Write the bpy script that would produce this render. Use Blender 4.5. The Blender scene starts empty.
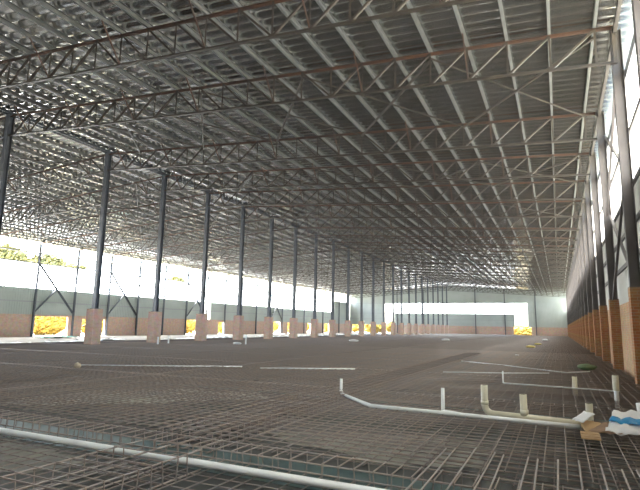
import bpy, math, random
from mathutils import Vector, Matrix
random.seed(7)
S = bpy.context.scene
COL = S.collection

# ------------------------------------------------------------------ measures
H_EYE = 1.6
XR, XL, XW = -26.9, -56.1, 2.18           # ridge line, far long wall, near long wall
Y_NEAR, Y_FAR = -9.0, 139.9
Z_RIDGE, SLOPE, DEPTH = 12.81, 0.0704, 1.22
BAY = 5.4052
FR = {-4: -4.2, -3: 1.2, -2: 6.6, -1: 12.05, 0: 16.45}
for n in range(1, 23):
    FR[n] = 23.24 + BAY * (n - 1)
PAN = 1.27
PX = [1.45 - PAN * k for k in range(23)]   # panel points on the near slope


def ztop(x):
    return Z_RIDGE - SLOPE * abs(x - XR)


ONES = ['', 'first', 'second', 'third', 'fourth', 'fifth', 'sixth', 'seventh', 'eighth', 'ninth', 'tenth', 'eleventh',
        'twelfth', 'thirteenth', 'fourteenth', 'fifteenth', 'sixteenth', 'seventeenth', 'eighteenth', 'nineteenth']


def nth(k):
    if k < 20:
        return ONES[k]
    if k % 10 == 0:
        return {20: 'twentieth', 30: 'thirtieth', 40: 'fortieth'}[k]
    return {2: 'twenty', 3: 'thirty', 4: 'forty'}[k // 10] + '-' + ONES[k % 10]


# ------------------------------------------------------------------ materials
def mat(name, color, rough=0.7, metal=0.0, noise=None, scale=6.0, bump=0.0, stretch=(1, 1, 1), detail=4, spec=0.5):
    m = bpy.data.materials.new(name)
    m.use_nodes = True
    nt = m.node_tree
    b = nt.nodes['Principled BSDF']
    b.inputs['Roughness'].default_value = rough
    b.inputs['Metallic'].default_value = metal
    b.inputs['Specular IOR Level'].default_value = spec
    b.inputs['Base Color'].default_value = (*color, 1)
    if noise:
        tc = nt.nodes.new('ShaderNodeTexCoord')
        mp = nt.nodes.new('ShaderNodeMapping')
        mp.inputs['Scale'].default_value = stretch
        nz = nt.nodes.new('ShaderNodeTexNoise')
        nz.inputs['Scale'].default_value = scale
        nz.inputs['Detail'].default_value = detail
        rp = nt.nodes.new('ShaderNodeValToRGB')
        rp.color_ramp.elements[0].position = 0.35
        rp.color_ramp.elements[1].position = 0.65
        rp.color_ramp.elements[0].color = (*color, 1)
        rp.color_ramp.elements[1].color = (*noise, 1)
        nt.links.new(tc.outputs['Object'], mp.inputs['Vector'])
        nt.links.new(mp.outputs['Vector'], nz.inputs['Vector'])
        nt.links.new(nz.outputs['Fac'], rp.inputs['Fac'])
        nt.links.new(rp.outputs['Color'], b.inputs['Base Color'])
        if bump:
            bp = nt.nodes.new('ShaderNodeBump')
            bp.inputs['Strength'].default_value = bump
            bp.inputs['Distance'].default_value = 0.02
            nt.links.new(nz.outputs['Fac'], bp.inputs['Height'])
            nt.links.new(bp.outputs['Normal'], b.inputs['Normal'])
    return m


def brick_mat(name, c1, c2, mortar):
    m = bpy.data.materials.new(name)
    m.use_nodes = True
    nt = m.node_tree
    b = nt.nodes['Principled BSDF']
    b.inputs['Roughness'].default_value = 0.9
    tc = nt.nodes.new('ShaderNodeTexCoord')
    sx = nt.nodes.new('ShaderNodeSeparateXYZ')
    ad = nt.nodes.new('ShaderNodeMath')
    ad.operation = 'ADD'
    cx = nt.nodes.new('ShaderNodeCombineXYZ')
    br = nt.nodes.new('ShaderNodeTexBrick')
    br.inputs['Scale'].default_value = 1.0
    br.inputs['Brick Width'].default_value = 0.24
    br.inputs['Row Height'].default_value = 0.085
    br.inputs['Mortar Size'].default_value = 0.009
    br.inputs['Color1'].default_value = (*c1, 1)
    br.inputs['Color2'].default_value = (*c2, 1)
    br.inputs['Mortar'].default_value = (*mortar, 1)
    nz = nt.nodes.new('ShaderNodeTexNoise')
    nz.inputs['Scale'].default_value = 3.0
    mx = nt.nodes.new('ShaderNodeMix')
    mx.data_type = 'RGBA'
    mx.blend_type = 'MULTIPLY'
    mx.inputs['Factor'].default_value = 0.5
    nt.links.new(tc.outputs['Object'], sx.inputs[0])
    nt.links.new(sx.outputs['X'], ad.inputs[0])
    nt.links.new(sx.outputs['Y'], ad.inputs[1])
    nt.links.new(ad.outputs[0], cx.inputs['X'])
    nt.links.new(sx.outputs['Z'], cx.inputs['Y'])
    nt.links.new(cx.outputs[0], br.inputs['Vector'])
    nt.links.new(tc.outputs['Object'], nz.inputs['Vector'])
    nt.links.new(br.outputs['Color'], mx.inputs[6])
    nt.links.new(nz.outputs['Color'], mx.inputs[7])
    nt.links.new(mx.outputs[2], b.inputs['Base Color'])
    bp = nt.nodes.new('ShaderNodeBump')
    bp.inputs['Strength'].default_value = 0.6
    bp.inputs['Distance'].default_value = 0.01
    bp.invert = True
    nt.links.new(br.outputs['Fac'], bp.inputs['Height'])
    nt.links.new(bp.outputs['Normal'], b.inputs['Normal'])
    return m


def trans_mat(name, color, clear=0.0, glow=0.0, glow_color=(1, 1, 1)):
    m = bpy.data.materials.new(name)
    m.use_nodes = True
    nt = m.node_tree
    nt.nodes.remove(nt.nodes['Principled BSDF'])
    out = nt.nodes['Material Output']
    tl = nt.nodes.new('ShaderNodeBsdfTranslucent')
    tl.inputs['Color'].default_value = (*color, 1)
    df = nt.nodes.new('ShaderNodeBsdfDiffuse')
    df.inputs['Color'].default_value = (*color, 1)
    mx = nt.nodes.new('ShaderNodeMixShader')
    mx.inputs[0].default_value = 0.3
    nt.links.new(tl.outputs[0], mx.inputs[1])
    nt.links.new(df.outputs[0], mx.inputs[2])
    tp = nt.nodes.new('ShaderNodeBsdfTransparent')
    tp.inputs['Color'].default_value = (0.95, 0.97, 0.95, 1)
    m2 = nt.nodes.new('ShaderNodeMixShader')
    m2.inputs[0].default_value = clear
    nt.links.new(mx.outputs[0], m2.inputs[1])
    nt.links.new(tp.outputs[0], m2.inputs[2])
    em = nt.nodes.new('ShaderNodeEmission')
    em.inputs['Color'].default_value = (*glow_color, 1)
    em.inputs['Strength'].default_value = glow  # added emission stands in for daylight coming through the sheet
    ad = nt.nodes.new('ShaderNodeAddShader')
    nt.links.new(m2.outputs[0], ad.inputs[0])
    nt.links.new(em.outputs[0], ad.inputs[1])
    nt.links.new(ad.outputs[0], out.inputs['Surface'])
    return m


M = dict(
    roof=mat('galvanised_roof_sheet', (0.70, 0.70, 0.68), 0.19, 0.96, (0.56, 0.56, 0.54), 0.6, 0.0, (1, 1, 1)),
    purlin=mat('galvanised_purlin', (0.27, 0.275, 0.275), 0.45, 0.15, (0.21, 0.22, 0.22), 2.0),
    chord=mat('red_oxide_steel', (0.09, 0.065, 0.058), 0.6, 0.1, (0.15, 0.08, 0.055), 1.5),
    web=mat('grey_primer_steel', (0.10, 0.082, 0.068), 0.5, 0.1, (0.06, 0.053, 0.048), 1.5),
    column=mat('dark_painted_steel', (0.085, 0.10, 0.125), 0.45, 0.1, (0.12, 0.13, 0.15), 1.2),
    column2=mat('dark_weathered_steel', (0.11, 0.10, 0.10), 0.5, 0.1, (0.15, 0.135, 0.13), 1.2),
    brick=brick_mat('red_brick', (0.58, 0.28, 0.13), (0.46, 0.21, 0.095), (0.5, 0.36, 0.24)),
    brick_tan=brick_mat('tan_brick', (0.74, 0.48, 0.28), (0.66, 0.40, 0.22), (0.62, 0.48, 0.34)),
    brick_pink=brick_mat('pale_red_brick', (0.72, 0.50, 0.40), (0.66, 0.44, 0.34), (0.66, 0.55, 0.47)),
    clad=mat('grey_green_cladding', (0.42, 0.47, 0.45), 0.5, 0.0, (0.38, 0.43, 0.41), 0.5),
    clad_r=mat('pale_grey_cladding', (0.68, 0.68, 0.63), 0.55, 0.0, (0.62, 0.62, 0.57), 0.5),
    panel=trans_mat('translucent_sheet_cool_glow', (0.55, 0.56, 0.55), 0.12, 1.6, (0.96, 0.985, 1.0)),  # cool glow added to the sheet in place of daylight
    panel2=trans_mat('translucent_sheet_warm_glow', (0.55, 0.56, 0.55), 0.12, 0.58, (1.0, 0.91, 0.76)),  # same sheet with a weaker, warm added glow in place of daylight
    rail=mat('grey_rail', (0.36, 0.38, 0.40), 0.5, 0.2),
    bar=mat('rusty_rebar', (0.33, 0.265, 0.23), 0.5, 0.3, (0.26, 0.245, 0.24), 3.0),
    bar2=mat('grey_rebar', (0.22, 0.205, 0.205), 0.5, 0.4, (0.22, 0.18, 0.165), 3.0),
    floor=mat('dusty_blinding_concrete', (0.05, 0.055, 0.055), 0.8, 0.0, (0.10, 0.10, 0.095), 0.35, 0.15),
    sheet=mat('dark_green_membrane', (0.05, 0.09, 0.095), 0.45, 0.0, (0.075, 0.115, 0.115), 2.0, 0.5),
    pvc=mat('white_pvc', (0.78, 0.82, 0.83), 0.3, 0.0, (0.70, 0.74, 0.75), 3.0),
    cream=mat('cream_pvc', (0.66, 0.64, 0.50), 0.35, 0.0, (0.60, 0.58, 0.46), 3.0),
    card=mat('tan_cardboard', (0.50, 0.34, 0.18), 0.85, 0.0, (0.42, 0.28, 0.15), 4.0),
    card2=mat('brown_paper', (0.30, 0.20, 0.13), 0.85, 0.0, (0.36, 0.24, 0.16), 4.0),
    white=mat('white_plastic', (0.80, 0.80, 0.80), 0.45, 0.0, (0.70, 0.70, 0.72), 3.0),
    blue=mat('blue_print', (0.05, 0.30, 0.60), 0.4),
    sand=mat('sandy_mortar', (0.60, 0.52, 0.38), 0.95, 0.0, (0.5, 0.43, 0.31), 8.0, 0.5),
    green=mat('green_net', (0.10, 0.16, 0.08), 0.8, 0.0, (0.14, 0.2, 0.1), 6.0, 0.4),
    teal=mat('green_tarp', (0.10, 0.36, 0.28), 0.5, 0.0, (0.14, 0.42, 0.33), 3.0),
    yellow=mat('yellow_plastic', (0.75, 0.62, 0.22), 0.5),
    dark=mat('added_wall_dark', (0.07, 0.07, 0.07), 0.8),  # kept dark so the unseen end wall returns little light
    pale=mat('pale_sandy_ground', (0.22, 0.21, 0.19), 0.95, 0.0, (0.30, 0.28, 0.25), 0.4),
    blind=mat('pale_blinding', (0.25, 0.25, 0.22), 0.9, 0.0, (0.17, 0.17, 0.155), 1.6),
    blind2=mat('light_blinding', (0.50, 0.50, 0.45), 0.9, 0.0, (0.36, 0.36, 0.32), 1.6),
    earth=mat('dry_earth', (0.42, 0.38, 0.28), 0.95, 0.0, (0.34, 0.34, 0.22), 0.15),
    leaf=mat('yellow_green_leaves', (0.27, 0.21, 0.03), 0.7, 0.0, (0.30, 0.18, 0.025), 1.0),
    leaf2=mat('olive_leaves', (0.12, 0.12, 0.035), 0.7, 0.0, (0.17, 0.15, 0.04), 1.0),
    bark=mat('brown_bark', (0.16, 0.11, 0.07), 0.9, 0.0, (0.1, 0.07, 0.05), 5.0),
)


# ------------------------------------------------------------------ mesh building
class MB:
    def __init__(self):
        self.v, self.f, self.s = [], [], []

    def box(self, x0, x1, y0, y1, z0, z1):
        n = len(self.v)
        self.v += [(x, y, z) for z in (z0, z1) for y in (y0, y1) for x in (x0, x1)]
        for q in ((0, 2, 3, 1), (4, 5, 7, 6), (0, 1, 5, 4), (2, 6, 7, 3), (0, 4, 6, 2), (1, 3, 7, 5)):
            self.f.append([n + i for i in q])
            self.s.append(False)
        return self

    def prism(self, p0, p1, prof, up=(0, 0, 1), caps=True, smooth=False):
        p0, p1 = Vector(p0), Vector(p1)
        d = (p1 - p0).normalized()
        u = Vector(up)
        if abs(d.dot(u)) > 0.98:
            u = Vector((0, 1, 0))
        a = d.cross(u).normalized()
        b = a.cross(d).normalized()
        n, k = len(self.v), len(prof)
        for p in (p0, p1):
            for (s, t) in prof:
                self.v.append(tuple(p + a * s + b * t))
        for i in range(k):
            j = (i + 1) % k
            self.f.append([n + i, n + j, n + k + j, n + k + i])
            self.s.append(smooth)
        if caps:
            self.f.append([n + i for i in range(k)][::-1])
            self.f.append([n + k + i for i in range(k)])
            self.s += [False, False]
        return self

    def tube(self, pts, r, n=12, caps=True, closed=False, radii=None):
        pts = [Vector(p) for p in pts]
        m = len(pts)
        base = len(self.v)
        prev = None
        for i, p in enumerate(pts):
            if i == 0:
                d = pts[1] - pts[0]
            elif i == m - 1:
                d = pts[-1] - pts[-2]
            else:
                d = (pts[i + 1] - p).normalized() + (p - pts[i - 1]).normalized()
            d.normalize()
            if prev is None:
                u = Vector((0, 0, 1)) if abs(d.z) < 0.9 else Vector((1, 0, 0))
                a = d.cross(u).normalized()
            else:
                a = (prev - d * prev.dot(d)).normalized()
            prev = a
            b = d.cross(a)
            rr = radii[i] if radii else r
            for k in range(n):
                t = 2 * math.pi * k / n
                self.v.append(tuple(p + a * (rr * math.cos(t)) + b * (rr * math.sin(t))))
        for i in range(m - 1):
            for k in range(n):
                j = (k + 1) % n
                self.f.append([base + i * n + k, base + i * n + j, base + (i + 1) * n + j, base + (i + 1) * n + k])
                self.s.append(n > 5)
        if caps:
            self.f.append([base + k for k in range(n)][::-1])
            self.f.append([base + (m - 1) * n + k for k in range(n)])
            self.s += [False, False]
        return self

    def hollow(self, p0, p1, r, w=0.008, n=14):
        """an open pipe end: outer wall, inner wall and rim"""
        p0, p1 = Vector(p0), Vector(p1)
        self.tube([p0, p1], r, n, caps=False)
        d = (p1 - p0).normalized()
        b1 = len(self.v) - n
        self.tube([p0, p1], r - w, n, caps=False)
        b2 = len(self.v) - n
        for k in range(n):
            j = (k + 1) % n
            self.f.append([b1 + k, b1 + j, b2 + j, b2 + k])
            self.s.append(False)
        return self

    def mesh(self, name, m):
        me = bpy.data.meshes.new(name)
        me.from_pydata(self.v, [], self.f)
        me.polygons.foreach_set('use_smooth', self.s)
        me.materials.append(m)
        me.update()
        return me

    def build(self, name, m, parent=None):
        o = bpy.data.objects.new(name, self.mesh(name, m))
        COL.objects.link(o)
        if parent:
            o.parent = parent
        return o


def tag(o, label=None, cat=None, group=None, kind=None):
    if label:
        o['label'] = label
    if cat:
        o['category'] = cat
    if group:
        o['group'] = group
    if kind:
        o['kind'] = kind
    return o


def thing(name, label, cat, loc=(0, 0, 0), rz=0.0, group=None):
    o = bpy.data.objects.new(name, None)
    COL.objects.link(o)
    o.location = loc
    o.rotation_euler = (0, 0, rz)
    o.empty_display_size = 0.2
    return tag(o, label, cat, group, 'thing')


def kids(o):
    return [c for c in COL.objects if c.parent == o]


def copy_tree(root, children, loc, label):
    r = root.copy()
    COL.objects.link(r)
    r.location = loc
    r['label'] = label
    for ch in children:
        c = ch.copy()
        COL.objects.link(c)
        c.parent = r
    return r


def struct(o):
    o['kind'] = 'structure'
    return o


def lprof(w, t):
    return [(-w / 2, -w / 2), (w / 2, -w / 2), (w / 2, -w / 2 + t), (-w / 2 + t, -w / 2 + t), (-w / 2 + t, w / 2), (-w / 2, w / 2)]


def tprof(w, h, t, flip=1):
    p = [(-w / 2, 0), (-w / 2, -t), (-t, -t), (-t, -h), (t, -h), (t, -t), (w / 2, -t), (w / 2, 0)]
    return p if flip > 0 else [(a, -b) for a, b in p][::-1]


def hprof(w, d, tf, tw):
    return [(-w / 2, -d / 2), (w / 2, -d / 2), (w / 2, -d / 2 + tf), (tw / 2, -d / 2 + tf), (tw / 2, d / 2 - tf), (w / 2, d / 2 - tf),
            (w / 2, d / 2), (-w / 2, d / 2), (-w / 2, d / 2 - tf), (-tw / 2, d / 2 - tf), (-tw / 2, -d / 2 + tf), (-w / 2, -d / 2 + tf)]


def sq(r):
    return [(-r, -r), (r, -r), (r, r), (-r, r)]


# ------------------------------------------------------------------ ground outside and floor
struct(MB().box(XL, -31.25, Y_NEAR, Y_FAR, -0.31, -0.29).build('floor_strip', M['pale']))
gm = MB()
ga = 420
gm.v += [(-ga, -ga, -0.32), (ga, -ga, -0.32), (ga, ga, -0.32), (-ga, ga, -0.32)]
gm.f.append([0, 1, 2, 3]); gm.s.append(False)
struct(gm.build('ground', M['earth']))
fl = MB().box(-31.3, XW + 0.1, Y_NEAR, Y_FAR + 0.1, -0.3, 0.0)
struct(fl.build('floor', M['floor']))

# ------------------------------------------------------------------ roof sheet: real trapezoid ribs across the hall
rm = MB()
pitch, hgt = 0.45, 0.06
prof = []
y = Y_NEAR - 1.0
while y < Y_FAR + 0.8:
    for t, d in ((0, 0.0), (0.26, 0.004), (0.36, 0.2), (0.46, 0.75), (0.52, 0.95), (0.62, 1.0), (0.72, 0.85), (0.82, 0.5), (0.92, 0.15)):
        prof.append((y + t * pitch, hgt * d))
    y += pitch
xs = [(XL - 1.3), XR, 4.0]
for (yy, dz) in prof:
    for x in xs:
        rm.v.append((x, yy, ztop(x) + 0.215 + dz))
for i in range(len(prof) - 1):
    for k in range(2):
        a = i * 3 + k
        rm.f.append([a, a + 1, a + 4, a + 3]); rm.s.append(False)
roof = struct(rm.build('ceiling', M['roof']))
so = roof.modifiers.new('sheet', 'SOLIDIFY')
so.thickness = 0.004
so.offset = 1

# ------------------------------------------------------------------ purlins
zp = [(-0.035, 0), (-0.035, 0.20), (0.045, 0.20), (0.045, 0.185), (-0.020, 0.185), (-0.020, 0.012), (0.05, 0.012), (0.05, 0)]
purl = [(x, 1) for x in PX[:-1]] + [(2 * XR - x, -1) for x in PX[:-1]]
for i, (x, side) in enumerate(purl):
    p = MB()
    pr_ = zp if side > 0 else [(-a, b) for a, b in zp][::-1]
    p.prism((x, Y_NEAR - 0.8, ztop(x) + 0.005), (x, Y_FAR - 0.15, ztop(x) + 0.005), pr_)
    o = p.build('purlin', M['purlin'])
    k = i + 1 if side > 0 else i - 21
    lab = ('galvanised roof purlin running the hall length, %s in from the pier wall eave' % nth(k) if side > 0 else
           'galvanised roof purlin on the slope beyond the ridge columns, %s in from the eave' % nth(k))
    tag(o, lab, 'purlin', 'roof purlins on the pier wall slope' if side > 0 else 'roof purlins beyond the ridge', 'thing')

# ------------------------------------------------------------------ trusses
def truss_members(side):
    """list of (part name, material key, MB); local origin on the ridge line at floor level"""
    out = []
    w = side
    pts = [((x - XR) * w, ztop(x)) for x in PX]
    ex = (1.95 - XR) * w
    ez = ztop(1.95)
    rx = 0.0
    out.append(('top_chord', 'chord', MB().prism((rx, 0, Z_RIDGE), (ex, 0, ez), tprof(0.13, 0.10, 0.012))))
    out.append(('bottom_chord', 'chord2', MB().prism((rx, 0, Z_RIDGE - DEPTH), (ex, 0, ez - DEPTH), tprof(0.12, 0.09, 0.012, -1))))
    out.append(('end_post', 'chord2', MB().prism((ex, 0, ez - DEPTH), (ex, 0, ez), sq(0.05))))
    for (x, z) in pts:
        out.append(('vertical', 'web', MB().prism((x, 0, z - 0.02), (x, 0, z - DEPTH + 0.02), lprof(0.06, 0.012))))
    for i in range(len(pts) - 1):
        (xa, za), (xb, zb) = pts[i], pts[i + 1]      # a nearer the eave, b nearer the ridge
        real = PX[i]
        if real > -6.5 or real < -15.0:              # rises towards the eave
            p0, p1 = (xb, 0.0, zb - DEPTH + 0.03), (xa, 0.0, za - 0.03)
        else:
            p0, p1 = (xa, 0.0, za - DEPTH + 0.03), (xb, 0.0, zb - 0.03)
        out.append(('diagonal', 'web', MB().prism(p0, p1, lprof(0.07, 0.014), (0, 1, 0))))
    for i in range(3, len(pts), 3):
        x, z = pts[i]
        out.append(('fly_brace', 'chord', MB().prism((x, 0.02, z - DEPTH + 0.03), (x, -0.95, z + 0.05), lprof(0.04, 0.01))))
    return out


M['chord2'] = M['web']
N_DETAIL = 9
order = sorted(FR)
for side in (1, -1):
    mem = truss_members(side)
    meshes = [(n, MBo.mesh(n, M[mk])) for n, mk, MBo in mem]
    far = MB()
    for n, mk, m in mem:
        if n == 'fly_brace':
            continue
        b = len(far.v)
        far.v += m.v
        far.f += [[i + b for i in q] for q in m.f]
        far.s += m.s
    far_me = far.mesh('roof_truss', M['web'])
    grp = 'roof trusses of the pier wall slope' if side > 0 else 'roof trusses beyond the ridge columns'
    vis = [n for n in order if n >= -1]
    for n in order:
        if n < -1:
            lab = ('grey steel roof truss overhead behind the camera, %s back' % nth(-1 - n)) + \
                  (', pier wall slope' if side > 0 else ', far slope')
        else:
            lab = ('steel lattice roof truss over the near aisle by the brick piers, %s from the camera' if side > 0 else
                   'steel lattice roof truss over the aisle beyond the ridge columns, %s from the camera') % nth(n + 2)
        if -1 <= n <= N_DETAIL:
            t = thing('roof_truss', lab, 'roof truss', (XR, FR[n], 0), 0, grp)
            for nm, me in meshes:
                c = bpy.data.objects.new(nm, me)
                COL.objects.link(c)
                c.parent = t
        elif n >= -2:
            o = bpy.data.objects.new('roof_truss', far_me)
            COL.objects.link(o)
            o.location = (XR, FR[n], 0)
            tag(o, lab, 'roof truss', grp, 'thing')

# ------------------------------------------------------------------ roof cross-bracing
mods = [-3.63, -8.71, -13.79, -18.87, -23.95]
edges = [1.45] + mods
kb = {1: 0, -1: 0}
for side in (1, -1):
    for n in (0, 2, 4, 8, 12):
        for i in range(len(edges) - 1):
            xa, xb = edges[i], edges[i + 1]
            if n >= 4 and i % 2:
                continue
            ya, yb = FR[n], FR[n + 1]
            if side < 0:
                xa, xb = 2 * XR - xa, 2 * XR - xb
            for flip in (0, 1):
                p0 = (xb, ya + 0.08, ztop(xb) - 0.14 - 0.09 * flip)
                p1 = (xa, yb - 0.08, ztop(xa) - 0.14 - 0.09 * flip)
                if flip:
                    p0, p1 = (xa, ya + 0.08, p1[2]), (xb, yb - 0.08, p0[2])
                o = MB().prism(p0, p1, lprof(0.075, 0.012)).build('roof_brace', M['web'])
                bayname = {0: 'first', 2: 'third', 4: 'fifth', 8: 'ninth', 12: 'thirteenth'}[n]
                where = ('%s from pier wall' if side > 0 else '%s from far wall') % nth(i + 1)
                lab = 'roof brace in the %s bay, cross %s, %s rod' % (bayname, where, 'upper' if not flip else 'lower')
                tag(o, lab, 'brace', 'diagonal braces under the roof', 'thing')

# ------------------------------------------------------------------ ridge: beam, columns, brick piers
rb = thing('ridge_beam', 'long dark steel ridge beam running along the tops of the column row', 'beam', (XR, 0, 0))
for dx in (-0.16, 0.16):
    MB().prism((dx, Y_NEAR, Z_RIDGE + 0.07), (dx, Y_FAR - 0.2, Z_RIDGE + 0.07), hprof(0.12, 0.13, 0.012, 0.012)).build('rail', M['column'], rb)
proto = None
cols = [n for n in sorted(FR) if n >= 0]
for i, n in enumerate(cols):
    yy = FR[n]
    lab = 'tall dark steel column in the ridge row, %s from the camera, on its brick pier' % nth(i + 1)
    labp = 'square brick pier under a ridge column, %s pier of the row from the camera' % nth(i + 1)
    if proto is None:
        proto = thing('ridge_column', lab, 'column', (XR, yy, 2.4), 0, 'steel columns along the ridge')
        ch = [MB().prism((0, 0, 0.03), (0, 0, Z_RIDGE - 2.4 - 0.02), hprof(0.28, 0.30, 0.016, 0.014), (0, 1, 0)).build('post', M['column'], proto),
              MB().box(-0.22, 0.22, -0.22, 0.22, 0.0, 0.03).build('base_plate', M['column'], proto),
              MB().box(-0.2, 0.2, -0.17, 0.17, Z_RIDGE - 2.4 - 0.05, Z_RIDGE - 2.4).build('cap_plate', M['column'], proto)]
        bp = MB().box(-0.34, 0.34, -0.34, 0.34, 0, 2.4).build('brick_pier', M['brick_pink'])
        bp.location = (XR, yy, 0)
        tag(bp, labp, 'brick pier', 'brick piers under the ridge columns', 'thing')
        pier0 = bp
    else:
        copy_tree(proto, ch, (XR, yy, 2.4), lab)
        o = pier0.copy(); COL.objects.link(o); o.location = (XR, yy, 0); o['label'] = labp

# ------------------------------------------------------------------ near long wall (with the brick piers)
proto = None
rcols = [n for n in sorted(FR) if n >= -2]
j = 0
for n in rcols:
    yy = FR[n] - (0.0 if n <= 0 else 0.35)
    if n < 0:
        lab = 'dark steel wall column beside the camera on a brick pier, %s out of view' % nth(-n)
        labp = 'brown brick pier beside the camera, %s one out of view' % nth(-n)
    else:
        j += 1
        lab = 'dark steel wall column standing on a tall brown brick pier, %s in from the camera' % nth(j)
        labp = 'tall brown brick pier against the near long wall, %s one along it' % nth(j)
    hz = 2.83
    if proto is None:
        proto = thing('wall_column', lab, 'column', (2.015, yy + 0.22, hz), 0, 'steel columns of the near long wall')
        ch = [MB().prism((0, 0, 0.03), (0, 0, 7.93), hprof(0.24, 0.29, 0.016, 0.014), (1, 0, 0)).build('post', M['column2'], proto),
              MB().box(-0.16, 0.16, -0.18, 0.18, 0.0, 0.03).build('base_plate', M['column2'], proto)]
    else:
        copy_tree(proto, ch, (2.015, yy + 0.22, hz), lab)
    o = MB().box(-0.17, 0.16, -0.24, 0.24, 0, hz).build('brick_pier', M['brick'])
    o.location = (2.02, yy + 0.24, 0)
    tag(o, labp, 'brick pier', 'brick piers along the near long wall', 'thing')

wr = struct(MB().box(XW, XW + 0.24, Y_NEAR, Y_FAR, -0.3, 2.6).build('wall_right', M['brick_tan']))


def ribbed(axis, c, a0, a1, z0, z1, m, name, parent=None, pitch=0.3, dep=0.03, horizontal=False):
    """ribbed sheet: axis 'x' = sheet in the YZ plane at x=c, axis 'y' = sheet in the XZ plane at y=c"""
    mb = MB()
    pts = []
    a = a0
    lo, hi = (a0, a1) if not horizontal else (z0, z1)
    a = lo
    while a < hi - 1e-4:
        for (t, d) in ((0, 0), (0.6, 0), (0.7, dep), (0.9, dep)):
            s = a + t * pitch
            if s < hi:
                pts.append((s, d))
        a += pitch
    pts.append((hi, 0))
    for (s, d) in pts:
        for e in ((z0, z1) if not horizontal else (a0, a1)):
            aa, zz = (s, e) if not horizontal else (e, s)
            mb.v.append((c + d, aa, zz) if axis == 'x' else (aa, c + d, zz))
    for i in range(len(pts) - 1):
        k = 2 * i
        mb.f.append([k, k + 2, k + 3, k + 1]); mb.s.append(False)
    o = mb.build(name, m, parent)
    if name.startswith('window'):
        return o
    md = o.modifiers.new('sheet', 'SOLIDIFY')
    md.thickness = 0.003
    return o


struct(ribbed('x', XW + 0.12, Y_NEAR, Y_FAR, 2.6, 6.0, M['clad_r'], 'cladding', wr))
wn = 0
fr_r = [Y_NEAR] + [FR[n] + 0.22 for n in sorted(FR)] + [Y_FAR]
for a, b in zip(fr_r[:-1], fr_r[1:]):
    wn += 1
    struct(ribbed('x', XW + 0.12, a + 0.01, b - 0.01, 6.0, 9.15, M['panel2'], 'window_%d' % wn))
tn = 0


def trim(mb, m):
    global tn
    tn += 1
    return struct(mb.build('trim_%d' % tn, m))


trim(MB().box(XW + 0.02, XW + 0.2, Y_NEAR, Y_FAR, 9.15, 9.45), M['rail'])
for z in (3.9, 4.9, 6.0, 7.6):
    trim(MB().prism((XW + 0.06, Y_NEAR, z), (XW + 0.06, Y_FAR, z), [(-0.03, -0.07), (0.03, -0.07), (0.03, 0.07), (-0.03, 0.07)]), M['column2'])
trim(MB().prism((1.98, Y_NEAR, ztop(1.98) - 0.16), (1.98, Y_FAR, ztop(1.98) - 0.16), hprof(0.10, 0.16, 0.012, 0.012)), M['column2'])
# X bracing in wall bays
bi = 0
for n in (0, 6, 12, 18):
    y0, y1 = FR[n] + 0.3, FR[n + 1] - 0.3
    for (za, zb) in ((2.8, 6.2), (6.2, 9.6)):
        for fl_ in (0, 1):
            bi += 1
            p0, p1 = (XW - 0.08 - 0.1 * fl_, y0, za), (XW - 0.08 - 0.1 * fl_, y1, zb)
            if fl_:
                p0, p1 = (p0[0], y0, zb), (p1[0], y1, za)
            o = MB().prism(p0, p1, lprof(0.09, 0.014), (1, 0, 0)).build('wall_brace', M['column2'])
            tag(o, 'dark diagonal %s brace between near wall columns, %s, %s braced bay' % (
                'lower' if za < 4 else 'upper', 'falling away' if fl_ else 'rising away', nth([0, 6, 12, 18].index(n) + 1)),
                'brace', 'cross braces of the near long wall', 'thing')

# ------------------------------------------------------------------ far long wall
ops = [(40.0, 44.5, 2.1), (46.6, 50.3, 1.9), (67.0, 70.6, 2.2), (75.9, 77.6, 1.95), (95.6, 98.6, 2.4), (102.0, 103.6, 2.2), (112, 114, 2.2), (122, 125, 2.2)]
mb = MB()
yy = Y_NEAR
for a, b, z in ops:
    mb.box(XL - 0.24, XL, yy, a, -0.3, 2.3)
    if z < 2.28:
        mb.box(XL - 0.24, XL, a, b, z, 2.3)
    yy = b
mb.box(XL - 0.24, XL, yy, Y_FAR, -0.3, 2.3)
wl = struct(mb.build('wall_left', M['brick_pink']))
struct(ribbed('x', XL - 0.12, Y_NEAR, 71.4, 2.3, 5.4, M['clad'], 'cladding', wl))
struct(ribbed('x', XL - 0.12, 73.5, Y_FAR, 2.3, 5.4, M['clad'], 'cladding', wl))
struct(ribbed('x', XL - 0.12, 128.0, Y_FAR, 5.4, 8.4, M['clad'], 'cladding', wl))
fr_l = [Y_NEAR, 1.2, 6.6, 12.05, 17.9] + [FR[n] for n in range(1, 23)]
fr_l = [v for v in fr_l if v < 127] + [128.0]
for a, b in zip(fr_l[:-1], fr_l[1:]):
    wn += 1
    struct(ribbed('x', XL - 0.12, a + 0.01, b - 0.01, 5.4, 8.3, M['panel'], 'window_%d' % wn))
for z in (3.8, 7.0, 8.35, 9.6):
    trim(MB().prism((XL - 0.03, Y_NEAR, z), (XL - 0.03, Y_FAR, z), sq(0.075)), M['rail'])
proto = None
for i, n in enumerate([m for m in sorted(FR) if m >= 1]):
    lab = 'slim dark steel column against the far long wall, %s along from the camera' % nth(i + 1)
    if proto is None:
        proto = thing('wall_column', lab, 'column', (XL + 0.17, FR[n] + 0.2, -0.29), 0, 'slim columns of the far long wall')
        ch = [MB().prism((0, 0, 0.02), (0, 0, 10.95), hprof(0.18, 0.22, 0.014, 0.012), (1, 0, 0)).build('post', M['column'], proto),
              MB().box(-0.15, 0.15, -0.15, 0.15, 0, 0.02).build('base_plate', M['column'], proto)]
    else:
        copy_tree(proto, ch, (XL + 0.17, FR[n] + 0.2, -0.29), lab)
k = 0
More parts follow.
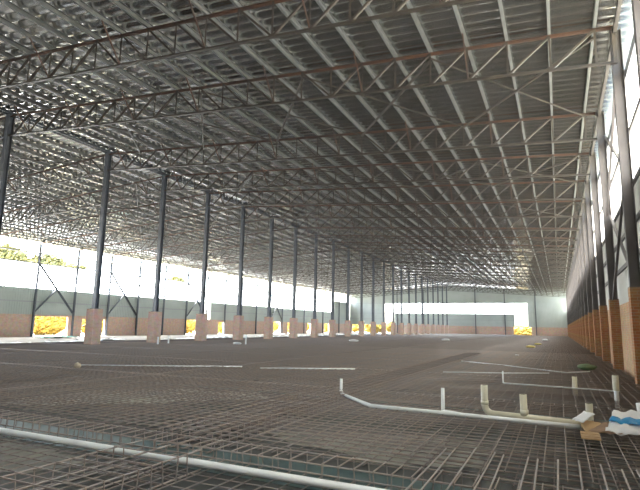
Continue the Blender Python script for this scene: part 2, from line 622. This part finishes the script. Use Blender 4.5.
for n in (4, 6, 9, 14):
    y0, y1 = FR[n] + 0.35, FR[n + 1] + 0.05
    for (za, zb) in ((2.6, 8.2),):
        for fl_ in (0, 1):
            p0, p1 = (XL + 0.16 + 0.06 * fl_, y0, za), (XL + 0.16 + 0.06 * fl_, y1, zb)
            if fl_:
                p0, p1 = (p0[0], y0, zb), (p1[0], y1, za)
            o = MB().prism(p0, p1, lprof(0.19, 0.03), (1, 0, 0)).build('wall_brace', M['column'])
            tag(o, 'thin diagonal brace across the far long wall windows, %s, %s braced bay' % (
                'falling away' if fl_ else 'rising away', nth([4, 6, 9, 14].index(n) + 1)), 'brace', 'cross braces of the far long wall', 'thing')

# ------------------------------------------------------------------ end wall far away
mb = MB()
fo = [(-55.3, -45.6, 2.25), (-44.9, -43.3, 2.2), (-10.6, -6.4, 2.2)]
xx = XL - 0.24
for a, b, z in fo:
    mb.box(xx, a, Y_FAR, Y_FAR + 0.24, -0.3, 2.25)
    xx = b
mb.box(xx, XW + 0.24, Y_FAR, Y_FAR + 0.24, -0.3, 2.25)
wf = struct(mb.build('wall_back', M['brick_pink']))
for (a, b, z0, z1) in ((XL, -45.2, 2.25, 5.5), (-42.4, -10.3, 2.25, 5.5), (-7.1, XW, 2.25, 5.5), (XL, -45.2, 5.5, 8.3), (-7.1, XW, 5.5, 8.3)):
    struct(ribbed('y', Y_FAR + 0.1, a, b, z0, z1, M['clad'], 'cladding', wf))
g = MB()
for d in (0.08, 0.13):
    g.v += [(XL, Y_FAR + d, 8.3), (XW, Y_FAR + d, 8.3), (XW, Y_FAR + d, ztop(XW) + 0.2), (XR, Y_FAR + d, Z_RIDGE + 0.2), (XL, Y_FAR + d, ztop(XL) + 0.2)]
g.f += [[0, 1, 2, 3, 4], [9, 8, 7, 6, 5]] + [[i, 5 + i, 5 + (i + 1) % 5, (i + 1) % 5] for i in range(5)]
g.s += [False] * 7
struct(g.build('gable_cladding', M['clad'], wf))
for a, b in [(-42.4, -36), (-36, -28), (-28, -20), (-20, -12.6), (-12.6, -10.3)]:
    wn += 1
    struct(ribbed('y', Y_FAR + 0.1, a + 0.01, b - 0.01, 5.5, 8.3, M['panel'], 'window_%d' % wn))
for z in (3.9, 5.5, 8.3):
    trim(MB().prism((XL, Y_FAR + 0.04, z), (-10.3, Y_FAR + 0.04, z), sq(0.05)), M['rail'])
gc = [-5.2, -12.6, -20.0, -34.0, -41.5, -49.0]
proto = None
for i, x in enumerate(gc):
    lab = 'slim steel post on the end wall of the hall, %s from the pier wall corner' % nth(i + 1)
    hh = ztop(x) - 0.1
    t = thing('gable_post', lab, 'column', (x, Y_FAR - 0.14, 0), 0, 'posts of the end wall')
    MB().prism((0, 0, 0.02), (0, 0, hh), hprof(0.2, 0.22, 0.014, 0.012), (0, 1, 0)).build('post', M['column'], t)
    MB().box(-0.15, 0.15, -0.13, 0.13, 0, 0.02).build('base_plate', M['column'], t)

# unseen end wall added behind the camera, dark to cut light on camera-facing faces
wb = struct(MB().box(XL - 0.24, XW + 0.24, Y_NEAR - 0.24, Y_NEAR, -0.3, 2.3).build('wall_front_added', M['dark']))
struct(ribbed('y', Y_NEAR - 0.1, XL, XW, 2.3, 12.7, M['dark'], 'cladding', wb))
# ------------------------------------------------------------------ reinforcement on the floor
ZB, ZT = 0.035, 0.17
R_ = 0.007
GAP = 0.2
near_y = [5.72 + GAP * i for i in range(668)]
near_x = [2.0 - GAP * i for i in range(165)]
cnt = 0


def bar_x(y, z, x0=-31.0, x1=2.05, r=R_):
    return MB().prism((x0, y, z), (x1, y, z), [(r * math.cos(a), r * math.sin(a)) for a in (0.3, 1.35, 2.4, 3.44, 4.5, 5.55)], caps=True, smooth=True)


def bar_y(x, z, y0=2.6, y1=Y_FAR - 0.3, r=R_):
    return MB().prism((x, y0, z), (x, y1, z), [(r * math.cos(a), r * math.sin(a)) for a in (0.3, 1.35, 2.4, 3.44, 4.5, 5.55)], caps=True, smooth=True)


mx = bar_x(0, 0).mesh('rebar', M['bar'])
my = bar_y(0, 0, 5.66).mesh('rebar', M['bar'])
LX = 'rusty reinforcing bar lying across the hall in the upper mat close to the camera'
LY = 'rusty reinforcing bar running lengthwise under the piers side in the upper mat near the camera'
rest = MB()


def merge(dst, src):
    b = len(dst.v)
    dst.v += src.v
    dst.f += [[i + b for i in q] for q in src.f]
    dst.s += src.s


for i, y in enumerate(near_y):
    yj = y + random.uniform(-0.03, 0.03)
    if i < 150:
        o = bpy.data.objects.new('rebar', mx); COL.objects.link(o)
        o.location = (random.uniform(-0.1, 0.1), yj, ZT); o.rotation_euler.z = random.uniform(-0.0006, 0.0006)
        tag(o, LX, 'reinforcing bar', 'crosswise bars of the upper mat', 'thing')
    else:
        merge(rest, bar_x(yj, ZT))
for i, x in enumerate(near_x):
    xj = x + random.uniform(-0.03, 0.03)
    if i < 150:
        o = bpy.data.objects.new('rebar', my); COL.objects.link(o)
        o.location = (xj, random.uniform(-0.2, 0.2), ZT + 0.014); o.rotation_euler.z = random.uniform(-0.0003, 0.0003)
        tag(o, LY, 'reinforcing bar', 'lengthwise bars of the upper mat', 'thing')
    else:
        merge(rest, bar_y(xj, ZT + 0.014, 5.66))
for y in [2.6 + GAP * i for i in range(10)] + near_y:
    merge(rest, bar_x(y + 0.1 + random.uniform(-0.03, 0.03), ZB))
for x in near_x:
    q = x + 0.1 + random.uniform(-0.03, 0.03)
    merge(rest, bar_y(q, ZB + 0.014, 2.5, 4.72))
    merge(rest, bar_y(q, ZB + 0.014, 5.66))
tag(rest.build('rebar_mat', M['bar2']), 'dense dark mat of reinforcing bars covering the whole hall floor', 'reinforcing mat', None, 'stuff')


mlb = MB().tube([(0, 2.4, 0), (0, 6.1, 0)], 0.009, 6).mesh('rebar', M['bar'])
for q in range(15):
    o = bpy.data.objects.new('rebar', mlb); COL.objects.link(o)
    o.location = (-1.25 + 0.17 * q + random.uniform(-.02, .02), random.uniform(-.15, .1), 0.262)
    o.rotation_euler.z = random.uniform(-.01, .01)
    tag(o, 'short rusty bar laid lengthwise over the front cage in the corner below the slats', 'reinforcing bar', 'short bars over the front cage', 'thing')


# beam cages: four long bars and a row of stirrups
def stirrup(w, z0, z1, axis, r=0.006):
    a, b = (-w / 2, w / 2)
    pts = [(a, z0), (b, z0), (b, z1), (a, z1), (a, z0)]
    mb = MB()
    for p, q in zip(pts[:-1], pts[1:]):
        P = (0, p[0], p[1]) if axis == 'x' else (p[0], 0, p[1])
        Q = (0, q[0], q[1]) if axis == 'x' else (q[0], 0, q[1])
        mb.prism(P, Q, sq(r * 0.85), (1, 0, 0) if axis == 'x' else (0, 1, 0))
    return mb


def cage(axis, c, s0, s1, label, w=0.26, z0=0.02, z1=0.25, ns=100, step=0.18, start=None, detail=True, nb=2):
    t = thing('beam_cage', label, 'beam cage', (0, c, 0) if axis == 'x' else (c, 0, 0), 0, 'reinforcing cages of the ground beams')
    for sx in [-1 + 2 * q / (nb - 1) for q in range(nb)]:
        for z in (z0 + 0.012, z1 - 0.012):
            p = MB()
            oy = sx * (w / 2 - 0.012)
            if axis == 'x':
                p.tube([(s0, oy, z), (s1, oy, z)], 0.009, 6)
            else:
                p.tube([(oy, s0, z), (oy, s1, z)], 0.009, 6)
            p.build('long_bar', M['bar'], t)
    n = int((s1 - s0) / step)
    me = stirrup(w, z0, z1, axis).mesh('stirrup', M['bar'])
    rest_ = MB()
    pos = [s0 + step * (i + 0.5) for i in range(n)]
    ref = start if start is not None else s0
    pos.sort(key=lambda s: abs(s - ref))
    for i, s in enumerate(pos):
        s += random.uniform(-0.02, 0.02)
        if detail and i < ns:
            o = bpy.data.objects.new('stirrup', me); COL.objects.link(o); o.parent = t
            o.location = (s, 0, 0) if axis == 'x' else (0, s, 0)
            o.rotation_euler = (0, random.uniform(-.12, .12), 0) if axis == 'x' else (random.uniform(-.12, .12), 0, 0)
        else:
            q = stirrup(w, z0, z1, axis)
            off = Vector((s, 0, 0)) if axis == 'x' else Vector((0, s, 0))
            q.v = [tuple(Vector(v) + off) for v in q.v]
            merge(rest_, q)
    if rest_.v:
        o = rest_.build('stirrup_row', M['bar'], t)
        tag(o, kind='stuff')
    return t


cage('x', 4.96, -30, 2.0, w=0.4, label='long low cage of stirrups crossing the hall right behind the front white pipe', start=-4)
cage('y', -4.4, 5.3, 30, 'cage of bars with stirrups running away from the front cage towards the end wall', w=0.8, start=5.3, nb=5)
cage('y', -4.05, 2.4, 4.7, 'short cage of stirrups in the front corner, before the front cage', w=0.9, start=2.6, nb=3)
for i, y in enumerate((10.9, 16.3, 21.7, 27.1)):
    cage('x', y, -30.5, 1.9, 'reinforcing cage lying crosswise in the mat, %s one behind the front cage' % nth(i + 1), start=-4, detail=False, z1=0.2)
for i, x in enumerate((-10.4, -16.0, -21.6)):
    cage('y', x, 3.4, 130, 'reinforcing cage running lengthwise, %s one beyond the first lengthwise cage' % nth(i + 1), start=5, detail=False, z1=0.2)

# dark membrane in the beam trenches
mb = MB().box(-30, 2.0, 4.74, 5.62, 0.001, 0.006)
for y in (10.9, 16.3, 21.7, 27.1):
    mb.box(-30.5, 1.9, y - 0.3, y + 0.3, 0.001, 0.006)
tag(mb.build('membrane', M['sheet']), 'dark green plastic membrane lining the beam lines under the bars', 'plastic sheet', None, 'stuff')


def blob(name, cx, cy, rx, ry, rz, m, seed, kind='structure'):
    rnd = random.Random(seed)
    mb = MB()
    n = 40
    mb.v.append((cx, cy, 0.004))
    for i in range(n):
        t = 2 * math.pi * i / n
        k = 1 + 0.15 * math.sin(3 * t + seed) + 0.08 * math.sin(7 * t) + rnd.uniform(-.04, .04)
        a, b = rx * k * math.cos(t), ry * k * math.sin(t)
        mb.v.append((cx + a * math.cos(rz) - b * math.sin(rz), cy + a * math.sin(rz) + b * math.cos(rz), 0.004))
    for i in range(n):
        mb.f.append([0, 1 + i, 1 + (i + 1) % n]); mb.s.append(False)
    o = mb.build(name, m)
    return struct(o)


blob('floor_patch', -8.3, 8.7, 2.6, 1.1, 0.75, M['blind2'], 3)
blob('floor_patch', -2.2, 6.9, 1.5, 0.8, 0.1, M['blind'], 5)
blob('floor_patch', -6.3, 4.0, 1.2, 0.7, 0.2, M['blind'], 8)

# ------------------------------------------------------------------ pipes
def pipe(name, label, cat, pts, r, m, group=None, risers=(), n=14):
    t = thing(name, label, cat, pts[0], 0, group)
    o = Vector(pts[0])
    MB().tube([Vector(p) - o for p in pts], r, n).build('run', m, t)
    for (x, y, z0, z1, rr, mm) in risers:
        rs = MB().hollow(Vector((x, y, z0)) - o, Vector((x, y, z1)) - o, rr).build('riser', mm, t)
    return t


def elbow(a, c, b, r, k=6):
    """points round a corner c from a to b"""
    a, c, b = Vector(a), Vector(c), Vector(b)
    p0 = c + (a - c).normalized() * r
    p1 = c + (b - c).normalized() * r
    return [tuple((1 - t) ** 2 * p0 + 2 * t * (1 - t) * c + t * t * p1) for t in [i / k for i in range(k + 1)]]


ZP = 0.205
pipe('drain_pipe', 'long white plastic pipe crossing the very front of the floor', 'pipe',
     [(-30, 4.58, 0.115), (-7, 4.62, 0.115), (1.9, 4.64, 0.115)], 0.038, M['pvc'])
# white branch pipe with two thin risers
sc_ = (1.6 - ZP) / 1.5
wp = [(-4.7, 11.23), (-4.45, 10.7), (-3.34, 9.47), (-2.0, 9.40), (0.22, 9.24)]
wp = [(x * sc_, y * sc_, ZP) for x, y in wp]
t = thing('branch_pipe', 'white plastic pipe bending across the mat with two thin upright stubs', 'pipe', wp[0])
o0 = Vector(wp[0])
pts = [Vector(p) - o0 for p in wp]
MB().tube(pts, 0.036, 14).build('run', M['pvc'], t)
for (x, y, h) in ((-4.7, 11.23, 0.26), (-2.0, 9.62, 0.38)):
    x, y = x * sc_, y * sc_
    MB().hollow(Vector((x, y, ZP - 0.02)) - o0, Vector((x, y, ZP + h)) - o0, 0.03).build('riser', M['pvc'], t)
MB().tube([Vector((-2.0 * sc_, 9.62 * sc_, ZP)) - o0, Vector((-1.5 * sc_, 9.36 * sc_, ZP)) - o0], 0.03, 12).build('branch', M['pvc'], t)
# cream soil pipe
a, c, b = (-1.29 * sc_, 9.82 * sc_, 0.66), (-1.29 * sc_, 9.82 * sc_, ZP), (0.3 * sc_, 9.50 * sc_, ZP)
t = thing('soil_pipe', 'thick cream soil pipe with an elbow and upright stubs behind the white pipe', 'pipe', c)
o0 = Vector(c)
el = elbow(a, c, b, 0.16)
MB().tube([Vector(p) - o0 for p in el + [b]], 0.055, 16).build('run', M['cream'], t)
MB().hollow(Vector(el[0]) - o0, Vector(a) - o0, 0.056).build('riser', M['cream'], t)
MB().hollow(Vector((-0.62 * sc_, 9.69 * sc_, ZP)) - o0, Vector((-0.63 * sc_, 9.69 * sc_, ZP + 0.36)) - o0, 0.056).build('riser', M['cream'], t)
MB().tube([Vector((-0.62 * sc_, 9.69 * sc_, ZP + 0.03)) - o0, Vector((-0.62 * sc_, 9.69 * sc_, ZP + 0.12)) - o0], 0.064, 16).build('collar', M['cream'], t)
MB().tube([Vector((-1.29 * sc_, 9.82 * sc_, ZP + 0.14)) - o0, Vector((-1.29 * sc_, 9.82 * sc_, ZP + 0.2)) - o0], 0.064, 16).build('collar', M['cream'], t)


def stub(x, y, h, r, m, label, lower=None):
    x, y = x * (1.6 - 0.17) / 1.5, y * (1.6 - 0.17) / 1.5
    t = thing('pipe_stub', label, 'pipe', (x, y, 0.0), 0, 'short upright pipe ends')
    if lower:
        MB().tube([(0, 0, 0), (0, 0, 0.17 + h * 0.45)], r * 0.72, 12).build('lower_pipe', lower, t)
        MB().hollow((0, 0, 0.17 + h * 0.4), (0, 0, 0.17 + h), r).build('socket', m, t)
    else:
        MB().hollow((0, 0, 0), (0, 0, 0.17 + h), r).build('pipe', m, t)
        MB().tube([(0, 0, 0.12), (0, 0, 0.16)], r + 0.008, 14).build('collar', m, t)
    return t


stub(0.39, 9.93, 0.27, 0.055, M['cream'], 'cream pipe stub standing behind the torn cardboard')
stub(0.30, 15.28, 0.28, 0.06, M['cream'], 'cream pipe stub beyond the soil pipe, out in the open mat')
stub(1.06, 13.04, 0.52, 0.06, M['cream'], 'tall cream-topped white pipe stub beside the tall brick pier', M['pvc'])
stub(1.42, 11.0, 0.42, 0.065, M['cream'], 'cream pipe stub close to the near long wall, by the blue-striped sack')


def thin(label, pts, r, z=0.19, riser=None, name='water_pipe'):
    k = (1.6 - z) / 1.5
    P = [(x * k, y * k, z) for x, y in pts]
    t = thing(name, label, 'pipe', P[0], 0)
    o = Vector(P[0])
    MB().tube([Vector(p) - o for p in P], r, 10).build('run', M['pvc'], t)
    if riser:
        x, y, h = riser
        MB().hollow(Vector((x * k, y * k, z)) - o, Vector((x * k, y * k, z + h)) - o, r * 1.1, 0.006, 10).build('riser', M['pvc'], t)
    return t


thin('thin white water pipe with a short riser at its end, beyond the soil pipe', [(-1.51, 15.44), (-0.3, 15.3), (0.87, 15.17), (1.3, 15.1)], 0.017, riser=(-1.51, 15.44, 0.31))
thin('thin straight white pipe in the open mat, past the riser of the water pipe', [(-3.71, 17.97), (-1.93, 18.84), (-0.4, 19.9)], 0.016)
thin('thin white pipe slanting towards the pier wall in the distance', [(-4.2, 24.5), (-2.2, 23.0), (0.15, 20.5), (0.95, 21.7)], 0.018)
thin('white pipe lying alone in the middle of the mat', [(-9.56, 15.46), (-6.67, 17.19)], 0.022)
thin('white pipe with a mortar lump, out towards the ridge columns', [(-15.15, 12.66), (-12.2, 14.4), (-10.4, 15.6)], 0.02)
# distant white stubs near the ridge columns
for (px, py, h, lab) in ((-24.3, 26.3, 0.5, 'white pipe stub poking up beside the second visible brick pier'),
                         (-25.0, 28.1, 0.5, 'second white pipe stub beside the second visible brick pier'),
                         (-20.56, 31.2, 0.65, 'white pipe stub poking up between the third and fourth brick piers')):
    t = thing('pipe_stub', lab, 'pipe', (px, py, 0), 0, 'distant white pipe stubs')
    MB().hollow((0, 0, 0), (0, 0, 0.17 + h), 0.055).build('pipe', M['pvc'], t)


# ------------------------------------------------------------------ loose things on the mat
def crumple(nx, ny, lx, ly, amp, seed, lift=None):
    rnd = random.Random(seed)
    ph = [(rnd.uniform(1, 4), rnd.uniform(1, 4), rnd.uniform(0, 6)) for _ in range(6)]
    mb = MB()
    for j in range(ny + 1):
        for i in range(nx + 1):
            u, v = i / nx, j / ny
            z = sum(math.sin(a * u * 6 + b * v * 6 + c) for a, b, c in ph) / 6 * amp + amp
            if lift:
                z += lift(u, v)
            mb.v.append(((u - 0.5) * lx + rnd.uniform(-1, 1) * lx / nx * 0.2, (v - 0.5) * ly + rnd.uniform(-1, 1) * ly / ny * 0.2, z))
    for j in range(ny):
        for i in range(nx):
            a = j * (nx + 1) + i
            mb.f.append([a, a + 1, a + nx + 2, a + nx + 1]); mb.s.append(True)
    return mb


def sheet(name, mb, m, label, cat, loc, rz, group=None, parent=None, thick=0.006):
    o = mb.build(name, m, parent)
    md = o.modifiers.new('thickness', 'SOLIDIFY')
    md.thickness = thick
    o.location = loc
    o.rotation_euler.z = rz
    if label:
        tag(o, label, cat, group, 'thing')
    return o


ct = thing('torn_cardboard', 'torn tan cardboard with a white flap lying on the end of the pipes', 'cardboard', (0.36, 8.45, 0.19), 0.1)
sheet('panel', crumple(8, 6, 0.30, 0.34, 0.015, 1, lambda u, v: 0.13 * v * (1 - 0.4 * u)), M['card'], None, None, (0.0, 0, 0), 0.1, None, ct)
sheet('flap', crumple(5, 5, 0.20, 0.24, 0.015, 2, lambda u, v: 0.08 + 0.12 * u), M['white'], None, None, (-0.10, 0.10, 0.02), 0.5, None, ct)
bt = thing('slat_bundle', 'flat bundle of tan slats seen between the bars below the torn cardboard', 'bundle', (0.305, 7.95, 0.20), 0.0)
for i in range(5):
    MB().box(-0.115, 0.115, -0.24 + i * 0.10, -0.24 + i * 0.10 + 0.07, 0.0, 0.02 + 0.004 * (i % 2)).build('slat', M['card'], bt)
sheet('brown_paper', crumple(9, 6, 0.42, 0.5, 0.03, 3, lambda u, v: 0.08 * v + 0.03 * u), M['card2'],
      'crumpled brown paper sheet between the torn cardboard and the blue-striped sack', 'paper', (0.60, 8.36, 0.19), -0.5)
sk = thing('woven_sack', 'crumpled white plastic sack with a blue stripe on the mat by the wall', 'sack', (0.88, 8.22, 0.19), -0.35)
sheet('sack_sheet', crumple(14, 8, 0.66, 0.44, 0.04, 4, lambda u, v: 0.03 + 0.24 * v), M['white'], None, None, (0, 0, 0), 0, None, sk)
sheet('stripe', crumple(14, 3, 0.65, 0.10, 0.04, 4, lambda u, v: 0.03 + 0.24 * (0.36 + 0.23 * v) + 0.025), M['blue'], None, None, (0, -0.015, 0.0), 0, None, sk)
sheet('fold', crumple(8, 5, 0.4, 0.26, 0.05, 5, lambda u, v: 0.10 + 0.26 * v), M['white'], None, None, (0.16, 0.22, 0.0), 0.2, None, sk)


def lump(name, label, cat, loc, s, m, seed, group=None):
    rnd = random.Random(seed)
    mb = MB()
    nu, nv = 12, 7
    for j in range(nv + 1):
        th = math.pi * j / nv
        for i in range(nu):
            ph = 2 * math.pi * i / nu
            r = 1 + 0.28 * math.sin(2 * ph + seed) * math.sin(th) + rnd.uniform(-0.12, 0.12)
            mb.v.append((s[0] * r * math.sin(th) * math.cos(ph), s[1] * r * math.sin(th) * math.sin(ph), s[2] * (0.9 + r * math.cos(th))))
    for j in range(nv):
        for i in range(nu):
            k = (i + 1) % nu
            mb.f.append([j * nu + i, (j + 1) * nu + i, (j + 1) * nu + k, j * nu + k]); mb.s.append(True)
    o = mb.build(name, m)
    o.location = loc
    return tag(o, label, cat, group, 'thing')


lump('mortar_lump', 'pale sandy lump lying on the white pipe out on the mat', 'rubble', (-13.5, 11.2, 0.17), (0.14, 0.13, 0.09), M['sand'], 3)
lump('green_net', 'heap of dark green netting lying on the mat by the brick piers', 'net', (0.85, 21.6, 0.17), (0.42, 0.5, 0.11), M['green'], 5)
for (x, y, s, lab, m) in ((-2.13, 44.5, 0.3, 'yellow scrap on the mat far off, in line with the end wall doorway', 'yellow'),
                          (-1.93, 53.6, 0.3, 'yellow scrap farther off, behind the first yellow scrap', 'yellow'),
                          (-1.81, 75.4, 0.4, 'pale scrap farthest off, behind the two yellow scraps', 'white'),
                          (-2.2, 30.5, 0.1, 'small white scrap alone on the open mat', 'white'),
                          (-20.9, 30.6, 0.3, 'white scrap lying by the fourth visible brick pier', 'white'),
                          (-17.6, 45, 0.4, 'white scrap lying far out among the ridge piers', 'white'),
                          (-12.0, 60, 0.4, 'white scrap lying far out past the ridge piers', 'white')):
    lump('scrap', lab, 'scrap', (x, y, 0.17), (s, s * 0.7, s * 0.3), M[m], int(abs(x * 10)))

# white sheeting heaped along the foot of the far long wall
for i in range(14):
    y0 = 19 + i * 6.4
    lab = 'heap of white plastic sheeting on the low pale ground past the ridge piers, %s heap' % nth(i + 1)
    mbp = crumple(10, 12, 2.4, random.uniform(4.0, 6.0), random.uniform(0.12, 0.2), 30 + i)
    sheet('plastic_sheeting', mbp, M['white'], lab, 'plastic sheet', (-40.0 + 3 * random.uniform(-1, 1), y0 + 6, -0.34), 0, 'white plastic sheeting beyond the ridge piers')
sheet('green_tarp', crumple(10, 6, 1.6, 4.4, 0.22, 77), M['teal'], 'green tarp spread on the pale ground before the first wall opening', 'tarp', (-50.5, 38.8, -0.36), 0.1)


# ------------------------------------------------------------------ vegetation outside
def foliage(cx, cy, cz, rx, ry, rz, n, size, seed):
    rnd = random.Random(seed)
    mb = MB()
    for _ in range(n):
        while True:
            p = Vector((rnd.uniform(-1, 1), rnd.uniform(-1, 1), rnd.uniform(-1, 1)))
            if 0.25 < p.length < 1:
                break
        c = Vector((cx + p.x * rx, cy + p.y * ry, cz + p.z * rz))
        a = Vector((rnd.gauss(0, 1), rnd.gauss(0, 1), rnd.gauss(0, 1))).normalized()
        b = a.orthogonal().normalized()
        d = a.cross(b)
        s = size * rnd.uniform(0.6, 1.3)
        k = len(mb.v)
        mb.v += [tuple(c - b * s), tuple(c + d * s * 0.45 + a * s * 0.1), tuple(c + b * s), tuple(c - d * s * 0.45 + a * s * 0.1)]
        mb.f.append([k, k + 1, k + 2, k + 3]); mb.s.append(False)
    return mb


bush_me = [foliage(0, 0, 1.3, 1.9, 1.9, 1.35, 1700, 0.26, 50 + q).mesh('foliage', M['leaf']) for q in range(3)]
stem_me = MB().tube([(0, 0, -0.02), (0.05, 0, 0.6), (0, 0.1, 1.3)], 0.06, 8).mesh('stem', M['bark'])


def bush(x, y, sx, sy, sz, label, group):
    t = thing('bush', label, 'bush', (x, y, -0.32), 0, group)
    t.scale = (sx, sy, sz)
    for nm, me in (('foliage', random.choice(bush_me)), ('stem', stem_me)):
        c = bpy.data.objects.new(nm, me); COL.objects.link(c); c.parent = t


q = 0
for a, b, z in ops:
    q += 1
    y = (a + b) / 2 * 1.10 + 0.5
    bush(XL - 5.5 - 2.2 * (q % 2), y, 0.9, ((b - a) / 2 + 1.4) / 1.9, 1.25, 'wide sunlit bush filling the %s wall opening from the camera' % nth(q), 'bushes outside the far long wall')
for i, x in enumerate((-58.5, -50.8, -43.4)):
    bush(x, Y_FAR + 6, 2.0, 1.0, 1.4, 'sunlit yellow bush behind the end wall opening by the far corner, %s' % nth(i + 1), 'bushes behind the far corner opening')
bush(-9.0, Y_FAR + 8, 2.2, 1.2, 1.1, 'pale yellow bush behind the end wall doorway', 'bushes behind the end wall doorway')


def tree(x, y, h, r, seed, label):
    t = thing('tree', label, 'tree', (x, y, -0.32), 0, 'trees outside the far long wall')
    MB().tube([(0, 0, 0), (0.2, 0.1, h * 0.4), (0.1, 0.3, h * 0.75)], 0.2, 10, radii=[0.26, 0.2, 0.1]).build('trunk', M['bark'], t)
    f = foliage(0, 0, h * 0.78, r, r, h * 0.22, 2600, 0.5, seed)
    f.build('crown', M['leaf2'], t)


tree(-78, 48.5, 13.6, 4.6, 1, 'tree seen over the window panels above the green tarp')
tree(-80, 58, 13.2, 3.8, 2, 'second tree over the window panels, just past the first')
tree(-84, 67, 12.8, 3.2, 3, 'third tree over the window panels, smaller and set back')
tree(-80, 91, 12.6, 2.6, 4, 'small tree alone over the window panels halfway down the hall')

# ------------------------------------------------------------------ light
w = bpy.data.worlds.new('World')
S.world = w
w.use_nodes = True
nt = w.node_tree
bg = nt.nodes['Background']
sky = nt.nodes.new('ShaderNodeTexSky')
sky.sky_type = 'NISHITA'
sky.sun_disc = False
sky.sun_elevation = math.radians(58)
sky.sun_rotation = math.radians(240)
sky.dust_density = 3.0
nt.links.new(sky.outputs[0], bg.inputs['Color'])
bg.inputs['Strength'].default_value = 0.35
sl = bpy.data.lights.new('Sun', 'SUN')
sl.energy = 6.0
sl.angle = math.radians(1.0)
sl.color = (1.0, 0.95, 0.86)
so_ = bpy.data.objects.new('Sun', sl)
COL.objects.link(so_)
so_.rotation_euler = Vector((0.50, 0.36, -0.90)).to_track_quat('-Z', 'Y').to_euler()


def portal(name, loc, sx, sy, direction):
    l = bpy.data.lights.new(name, 'AREA')
    l.shape = 'RECTANGLE'
    l.size, l.size_y = sx, sy
    l.cycles.is_portal = True
    o = bpy.data.objects.new(name, l)
    COL.objects.link(o)
    o.location = loc
    o.rotation_euler = Vector(direction).to_track_quat('-Z', 'Z').to_euler()


portal('portal_pier_wall', (XW + 0.14, 65, 8.3), 150, 4.9, (-1, 0, 0))
portal('portal_long_wall', (XL - 0.16, 65, 8.0), 150, 5.6, (1, 0, 0))
portal('portal_end_wall', (-25, Y_FAR + 0.2, 6.0), 50, 5.0, (0, -1, 0))

# ------------------------------------------------------------------ camera
yaw, pitch_, roll, f = 0.4423, 0.1595, 0.0186, 502.04
fw = Vector((-math.sin(yaw) * math.cos(pitch_), math.cos(yaw) * math.cos(pitch_), math.sin(pitch_)))
r0 = Vector((math.cos(yaw), math.sin(yaw), 0))
u0 = r0.cross(fw)
r = r0 * math.cos(roll) + u0 * math.sin(roll)
u = r.cross(fw)
cd = bpy.data.cameras.new('Camera')
cd.sensor_fit = 'HORIZONTAL'
cd.sensor_width = 36
cd.lens = f / 640 * 36
cd.clip_end = 1000
co = bpy.data.objects.new('Camera', cd)
COL.objects.link(co)
co.matrix_world = Matrix(((r.x, u.x, -fw.x, 0), (r.y, u.y, -fw.y, 0), (r.z, u.z, -fw.z, H_EYE), (0, 0, 0, 1)))
S.camera = co

vs = S.view_settings
vs.view_transform = 'Standard'
vs.look = 'None'
vs.gamma = 1
vs.exposure = 3.4
S.cycles.use_denoising = True
S.cycles.use_adaptive_sampling = False
S.cycles.max_bounces = 10
S.cycles.diffuse_bounces = 5
S.cycles.glossy_bounces = 4
S.cycles.sample_clamp_indirect = 4
